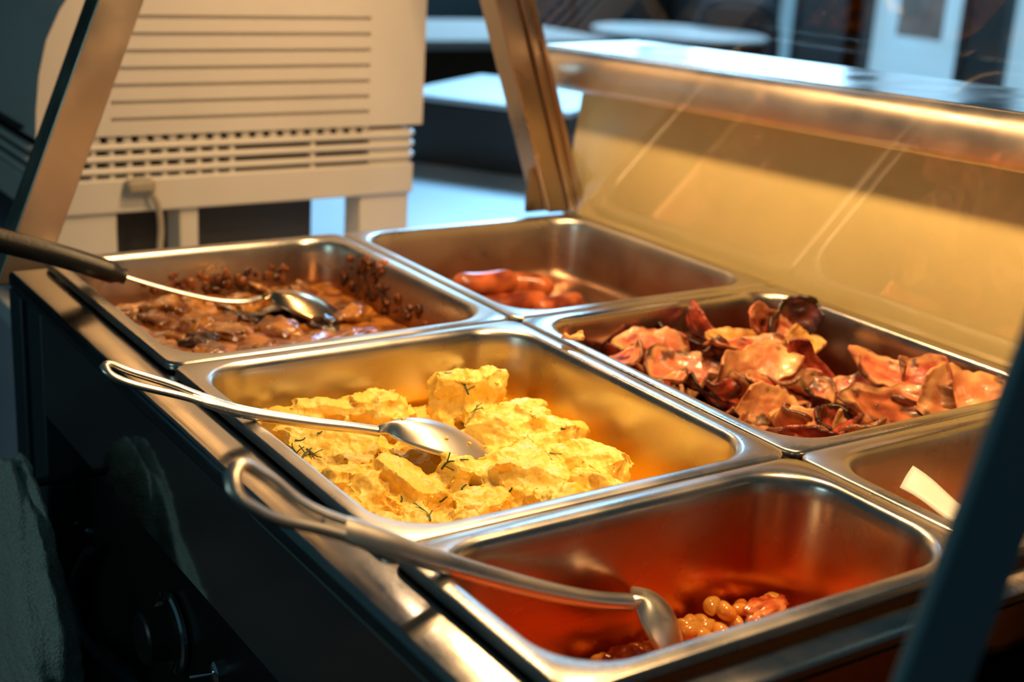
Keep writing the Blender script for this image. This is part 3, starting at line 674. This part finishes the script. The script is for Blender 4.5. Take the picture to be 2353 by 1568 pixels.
# ------------------------------------------------------------------ towel
bm = bmesh.new(); rows = []
for i in range(60):
    u = i/59
    z = -.128-.41*u
    row = []
    for j in range(49):
        a = j/48*2*PI
        wy = .062+.05*sstep(0, .35, u)+.03*sstep(.5, 1, u); wx = .013+.017*sstep(0, .3, u)
        if u < .06: wy *= .55+.45*(u/.06)**.5; wx *= .4+.6*(u/.06)**.5
        fold = 1+.22*math.sin(3*a+5*u)*sstep(.05, .3, u)+.10*math.sin(7*a-6*u+1)+.05*noise.noise(Vector((math.cos(a)*2, math.sin(a)*2, u*9)))
        row.append((-.086+wx*math.cos(a)*fold, .500+.02*u+wy*1.12*math.sin(a)*fold, z+.012*math.cos(2*a)*(1-u)+.004*noise.noise(Vector((a, u*12, 0)))))
    rows.append(row[:-1])
loft(bm, rows, True, True); o = obj('towel', bm, M['towelm'], angle=180)
md = o.modifiers.new('sub', 'SUBSURF'); md.levels = 1; md.render_levels = 1
t = bpy.data.textures.new('terry', 'CLOUDS'); t.noise_scale = .012; t.noise_depth = 4
md = o.modifiers.new('d', 'DISPLACE'); md.texture = t; md.texture_coords = 'LOCAL'; md.strength = .008
tag(o, 'pale grey terry towel hanging in front of the glossy black panel', 'towel')

# ------------------------------------------------------------------ vented machine on the side table
mach = thing('vented_machine', 'cream white appliance with louvred back standing on the far table', 'appliance')
mx0, mx1, my0, my1 = .070, .598, 1.0, 1.42
bm = bmesh.new()
loft(bm, [[(x, y, z) for x, z in ((.166, .066), (.076, .066), (.078, .10), (.083, .14), (.093, .18), (.110, .215), (.135, .25), (.166, .28))] for y in (my0, my1)], True, True); box(bm, .1659, .1661, my0+.01, my1, .27, .62); box(bm, .515, mx1, my0, my1, .066, .62)
gz = [.0855+.0203*i for i in range(7)]
prof = [(my1, .066), (my0, .066)]
for z in gz: prof += [(my0, z-.0028), (my0+.007, z-.0018), (my0+.007, z+.0022), (my0, z+.0028)]
prof += [(my0, .62), (my1, .62)]
loft(bm, [[(x, y, z) for y, z in prof] for x in (.166, .515)], True, True)
obj('housing', bm, M['cream'], mach, bevel=.0015, angle=30)
bm = bmesh.new(); box(bm, mx0+.02, mx1-.02, my0+.02, my1-.01, .0, .066); obj('grille_core', bm, M['slot'], mach)
bm = bmesh.new()
for z in (.052, .0375, .0225):
    pts = [Vector((mx0+.006, my1, z)), Vector((mx0+.006, my0+.02, z)), Vector((mx0+.016, my0+.006, z)), Vector((mx1-.016, my0+.006, z)), Vector((mx1-.006, my0+.02, z)), Vector((mx1-.006, my1, z))]
    sweep(bm, pts, .006, .0048, n=8)
obj('grille_bar', bm, M['cream'], mach)
for x in [.10+.0222*i for i in range(11)]+[.435]: obj('grille_rib', newbox(x-.003, x+.003, my0+.004, my0+.016, .008, .058), M['cream'], mach)
obj('grille_end_panel', newbox(.52, .582, my0+.006, my0+.02, .008, .06), M['cream'], mach)
bm = bmesh.new()
for i in range(22): box(bm, .105+.0192*i, .115+.0192*i, my0+.005, my0+.02, .057, .0665)
obj('vent_teeth', bm, M['cream'], mach)
obj('base_rail', newbox(mx0+.004, mx1-.012, my0-.002, my1, -.0290, .0135), M['cream'], mach, bevel=.003)
bm = bmesh.new(); obj('side_vent', newbox(mx0-.001, mx0+.004, my0+.05, my1-.03, .07, .075), M['slot'], mach)
tz = -.150
for x0, x1, y in ((.095, .171, my0+.004), (.252, .277, my0+.006), (.508, .583, my0+.004), (.50, .56, my0+.33), (.11, .17, my0+.33)): obj('leg', newbox(x0, x1, y, y+.05, tz, -.028), M['cream'], mach, bevel=.003)
obj('under_tray', newbox(.10, .468, my0+.075, my1-.02, tz, -.03), plain('under_tray_dark', (.035, .035, .045), .4), mach)  # dark box added to stand for the shade beneath the machine
pc = thing('power_cord', 'grey power cord with plug hanging below the cream machine', 'cord')
bm = bmesh.new(); box(bm, .178, .213, my0-.022, my0-.003, -.001, .014); obj('plug', bm, M['cable'], pc, bevel=.004)
pts = [(.205, my0-.014, .004), (.216, my0-.016, -.02), (.219, my0-.016, -.05), (.216, my0-.02, -.08), (.22, my0-.03, -.12), (.25, my0-.02, tz+.004), (.30, my0-.02, tz+.004)]
bm = bmesh.new(); sweep(bm, spline(pts, 8), .0042, .0042, n=10); obj('cable', bm, M['cable'], pc)

# ------------------------------------------------------------------ side table, dark boxes on it
st = thing('side_table', 'pale side table behind the counter carrying the cream machine', 'table')
bm = bmesh.new(); vs = [(.05, .84), (1.45, .84), (1.45, 1.33), (1.30, 1.95), (.05, 1.95)]
loft(bm, [[(x, y, z) for x, y in vs] for z in (tz-.03, tz-.001)], True, True); obj('table_top', bm, M['table'], st, bevel=.003)
for x, y in ((.1, .9), (1.38, .9), (.1, 1.88), (1.2, 1.88)): obj('leg', newbox(x-.025, x+.025, y-.025, y+.025, -.899, tz-.03), M['trim'], st)
def rbox(name, p0, p1, depth, z0, z1, label, mb, mt, cat):
    """case whose front foot runs from p0 to p1"""
    a, b_ = Vector(p0).to_2d(), Vector(p1).to_2d(); d = (b_-a); ln = d.length; d.normalize(); nn = Vector((-d.y, d.x))
    if nn.dot(Vector((cf.x, cf.y))) < 0: nn = -nn
    r = thing(name, label, cat); pr4 = [a, b_, b_+nn*depth, a+nn*depth]
    bm = bmesh.new(); loft(bm, [[(p.x, p.y, z) for p in pr4] for z in (z0, z1-.012)], True, True); obj('case', bm, mb, r, bevel=.003)
    bm = bmesh.new(); e = -.006; loft(bm, [[(p.x, p.y, z) for p in pr4] for z in (z1-.0115, z1)], True, True); obj('top', bm, mt, r, bevel=.003)
    return r
rbox('dark_case', at(900, 365, 'z', tz), at(1300, 421, 'z', tz), .42, tz+.001, -.012, 'low dark case with a pale top at the back of the side table', plain('case_dark', (.05, .04, .03), .3), M['table'], 'case')
bk = thing('back_counter', 'dark wooden counter with a pale top in the far background', 'counter')
bm = bmesh.new(); box(bm, 1.2, 2.5, 3.1, 3.7, -.899, -.075); obj('case', bm, M['brown'], bk)
obj('top', newbox(1.15, 2.55, 3.05, 3.75, -.073, -.045), M['table'], bk)

# ------------------------------------------------------------------ room
def st_(o): o['kind'] = 'structure'; return o
st_(obj('floor', newbox(-3, 9, -3, 9, -1.0, -.9), M['floor'], smooth=False))
WX = 5.2
def wall_with_windows():
    ys = []
    for px in (1765, 1832, 1983, 2220, 2302, 2500): ys.append(at(px, 60, 'x', WX).y)
    return ys
y1760, y1830, y1980, y2220, y2300, y2500 = wall_with_windows()
zb, zt, zm = -.62, 2.4, .22
bm = bmesh.new()
for ya, yb in ((y2300, y2220), (-3, y2500-1.2)): box(bm, WX, WX+.12, ya, yb, -.9, 2.7)
for ya, yb in ((y1760, 5.9), (y1980, y1830)): box(bm, WX, WX+.12, ya, yb, -.9, zm)
box(bm, WX, WX+.12, -3, 5.9, zt, 2.7); box(bm, WX, WX+.12, -3, 5.9, -.9, zb); box(bm, WX, WX+.12, y1980, y1980+.12, -.9, 2.7)
st_(obj('wall_right', bm, M['wall'], smooth=False))
for i, (ya, yb, za, zz, mm) in enumerate(((y1830, y1760, zb, zm, 'daydim'), (y2220, y1980, zb, .5, 'day'), (y2500-1.2, y2300, zb, .5, 'day'), (y2220, y1980, .5, zt, 'daymid'), (y2500-1.2, y2300, .5, zt, 'daymid'), (y1980+.12, 5.85, zm, zt, 'sky')), 1):  # panes above the lower ones are added for the shelf reflection
    w = bpy.data.objects.new('window_%d' % i, None); COL.objects.link(w); st_(w)
    obj('pane', newbox(WX+.05, WX+.06, ya, yb, za, zz), M[mm], w, smooth=False)
    bm = bmesh.new(); f = .03
    for q in ((ya, ya+f, za, zz), (yb-f, yb, za, zz), (ya+f, yb-f, za, za+f), (ya+f, yb-f, zz-f, zz)): box(bm, WX-.01, WX+.05, *q)
    obj('window_frame', bm, M['trim'], w, smooth=False)
bm = bmesh.new(); box(bm, -3, 1.6, 6, 6.12, -.9, 2.7); box(bm, 5.0, 5.4, 6, 6.12, -.9, 2.7); box(bm, 1.6, 5.0, 6, 6.12, -.9, .2); box(bm, 1.6, 5.0, 6, 6.12, 2.4, 2.7)
st_(obj('wall_back', bm, M['wall'], smooth=False))
w = bpy.data.objects.new('window_7', None); COL.objects.link(w); st_(w)
obj('pane', newbox(1.6, 5.0, 6.05, 6.06, .2, 2.4), M['sky'], w, smooth=False)
bm = bmesh.new(); box(bm, 3.25, 3.33, 5.99, 6.05, .2, 2.4); box(bm, 1.6, 5.0, 5.99, 6.05, .2, .24); obj('window_frame', bm, M['trim'], w, smooth=False)
a, b_ = at(2070, 0, 'x', WX-.02), at(2160, 95, 'x', WX-.02)
o = obj('window_notice', newbox(WX-.022, WX-.012, b_.y, a.y, b_.z, b_.z+.42), M['paper'], smooth=False); tag(o, 'brownish paper notice fixed on the wide daylit window', 'notice')
# cafe furniture
def cafe_table(c, r, z, label):
    t = thing('cafe_table', label, 'table', 'white cafe tables by the windows')
    bm = bmesh.new(); disc_solid(bm, [(r-.01, -.02), (r, -.012), (r, -.004), (r-.006, 0)], (c[0], c[1], z), (0, 0, 1), 48); obj('table_top', bm, M['table'], t)
    bm = bmesh.new(); disc_solid(bm, [(.03, -.9-z+.03+z), (.03, z-.021)], (c[0], c[1], 0), (0, 0, 1), 20); obj('column', bm, M['trim'], t)
    bm = bmesh.new(); disc_solid(bm, [(.22, -.899), (.21, -.885), (.04, -.868)], (c[0], c[1], 0), (0, 0, 1), 32); obj('base', bm, M['trim'], t)
def chair(c, rz, label):
    t = thing('cafe_chair', label, 'chair', 'dark chairs by the cafe tables')
    R = Matrix.Translation((c[0], c[1], -.9)) @ Matrix.Rotation(rz, 4, 'Z')
    def p(name, fn):
        bm = bmesh.new(); fn(bm); bm.transform(R); obj(name, bm, M['navy'], t)
    p('seat', lambda bm: box(bm, -.21, .21, -.21, .21, .44, .47))
    p('backrest', lambda bm: sweep(bm, spline([Vector((-.2, .2, .47)), Vector((-.2, .24, .75)), Vector((-.12, .26, .87)), Vector((.12, .26, .87)), Vector((.2, .24, .75)), Vector((.2, .2, .47))], 6), .02, .02, n=8))
    p('back_panel', lambda bm: box(bm, -.15, .15, .235, .26, .6, .85))
    for sx in (-.18, .18):
        for sy in (-.18, .18): p('leg', lambda bm: box(bm, sx-.015, sx+.015, sy-.015, sy+.015, 0.001, .439))
c = at(1560, 72, 'z', -.16); cafe_table((c.x, c.y), .42, -.16, 'round white cafe table nearest the tray shelf')
c = at(1600, 20, 'z', -.16); cafe_table((c.x+.2, c.y-.3), .4, -.16, 'round white cafe table farther back by the window wall') if False else None
c = at(1715, 70, 'z', -.20); chair((c.x-.2, c.y-.2), 2.2, 'dark navy chair right of the white cafe table')
c = at(1360, 40, 'z', -.2); chair((c.x, c.y), .4, 'dark navy chair left of the white cafe table')

# ------------------------------------------------------------------ lights
def area(name, loc, size, power, col, target=None, shape='DISK', size_y=None):
    l = bpy.data.lights.new(name, 'AREA'); l.energy = power; l.color = col; l.shape = shape; l.size = size
    if size_y: l.size_y = size_y
    o = bpy.data.objects.new(name, l); COL.objects.link(o); o.location = loc
    d = (Vector(target)-Vector(loc)) if target is not None else Vector((0, 0, -1)); o.rotation_euler = d.to_track_quat('-Z', 'Y').to_euler()
    return o
for i, (y, pw) in enumerate(((-.12, 3.6), (.20, 4.0), (.52, 3.7))):
    area('heat_lamp_light', (.33, y, .56), .07, pw*1.0, (1.0, .60, .25), (.56, y, 0))
area('machine_side_lamp', (.33, .72, .60), .06, .8, (1.0, .68, .40), (.33, 1.0, .1))
l = bpy.data.lights.new('window_daylight', 'SPOT'); l.energy = 620; l.color = (.26, .62, 1.0); l.spot_size = math.radians(24); l.spot_blend = .5; l.shadow_soft_size = .35  # added spot in mid-room, brightens the side table in place of window light
o = bpy.data.objects.new('window_daylight', l); COL.objects.link(o); o.location = (2.6, 3.3, 1.6); o.rotation_euler = (Vector((1.05, 1.35, tz))-o.location).to_track_quat('-Z', 'Y').to_euler()
area('window_daylight', (5.0, 5.1, 1.3), 1.3, 16, (.38, .70, 1.0), (3.0, 4.0, .3), 'RECTANGLE', 1.9)  # added area lamp by the bright window, lifts the cafe tables
area('kitchen_side_light', (-1.3, .1, .35), .5, 1.6, (.62, .95, .92), (-.06, .5, -.25))  # unseen lamp added to brighten the towel and the dark front
w = bpy.data.worlds.new('room_air'); sc.world = w; w.use_nodes = True
bg = w.node_tree.nodes['Background']; bg.inputs[0].default_value = (.018, .05, .066, 1); bg.inputs[1].default_value = .8

# ------------------------------------------------------------------ camera
cd = bpy.data.cameras.new('camera'); co = bpy.data.objects.new('camera', cd); COL.objects.link(co); sc.camera = co
co.matrix_world = Matrix((( cr.x, cu.x, -cf.x, CAM.x), (cr.y, cu.y, -cf.y, CAM.y), (cr.z, cu.z, -cf.z, CAM.z), (0, 0, 0, 1)))
cd.sensor_width = 36; cd.lens = FPX/2353*36; cd.clip_start = .02; cd.clip_end = 60
cd.dof.use_dof = True; cd.dof.focus_distance = 1.0; cd.dof.aperture_fstop = 5.0

# ------------------------------------------------------------------ set every thing's origin at its base and lift the scene to counter height
def kids(o):
    out = []
    for c in bpy.data.objects:
        if c.parent == o: out.append(c); out += kids(c)
    return out
def verts_of(o): return [v.co for v in o.data.vertices] if o.type == 'MESH' else []
for o in [o for o in bpy.data.objects if o.parent is None and o.type in ('MESH', 'EMPTY')]:
    ch = kids(o); al = verts_of(o)[:]
    for k in ch: al += verts_of(k)
    if al:
        x0, x1 = min(v.x for v in al), max(v.x for v in al); y0, y1 = min(v.y for v in al), max(v.y for v in al)
        c = Vector(((x0+x1)/2, (y0+y1)/2, min(v.z for v in al)))
        for k in ([o] if o.type == 'MESH' else [])+ch:
            if k.type == 'MESH': k.data.transform(Matrix.Translation(-c))
        o.location = c+Vector((0, 0, LIFT))
    else: o.location.z += LIFT
for o in bpy.data.objects:
    if o.type in ('LIGHT', 'CAMERA'): o.location.z += LIFT

# ------------------------------------------------------------------ colour
sc.view_settings.view_transform = 'Standard'; sc.view_settings.look = 'None'; sc.view_settings.exposure = 0
sc.cycles.use_denoising = True
sc.cycles.max_bounces = 8
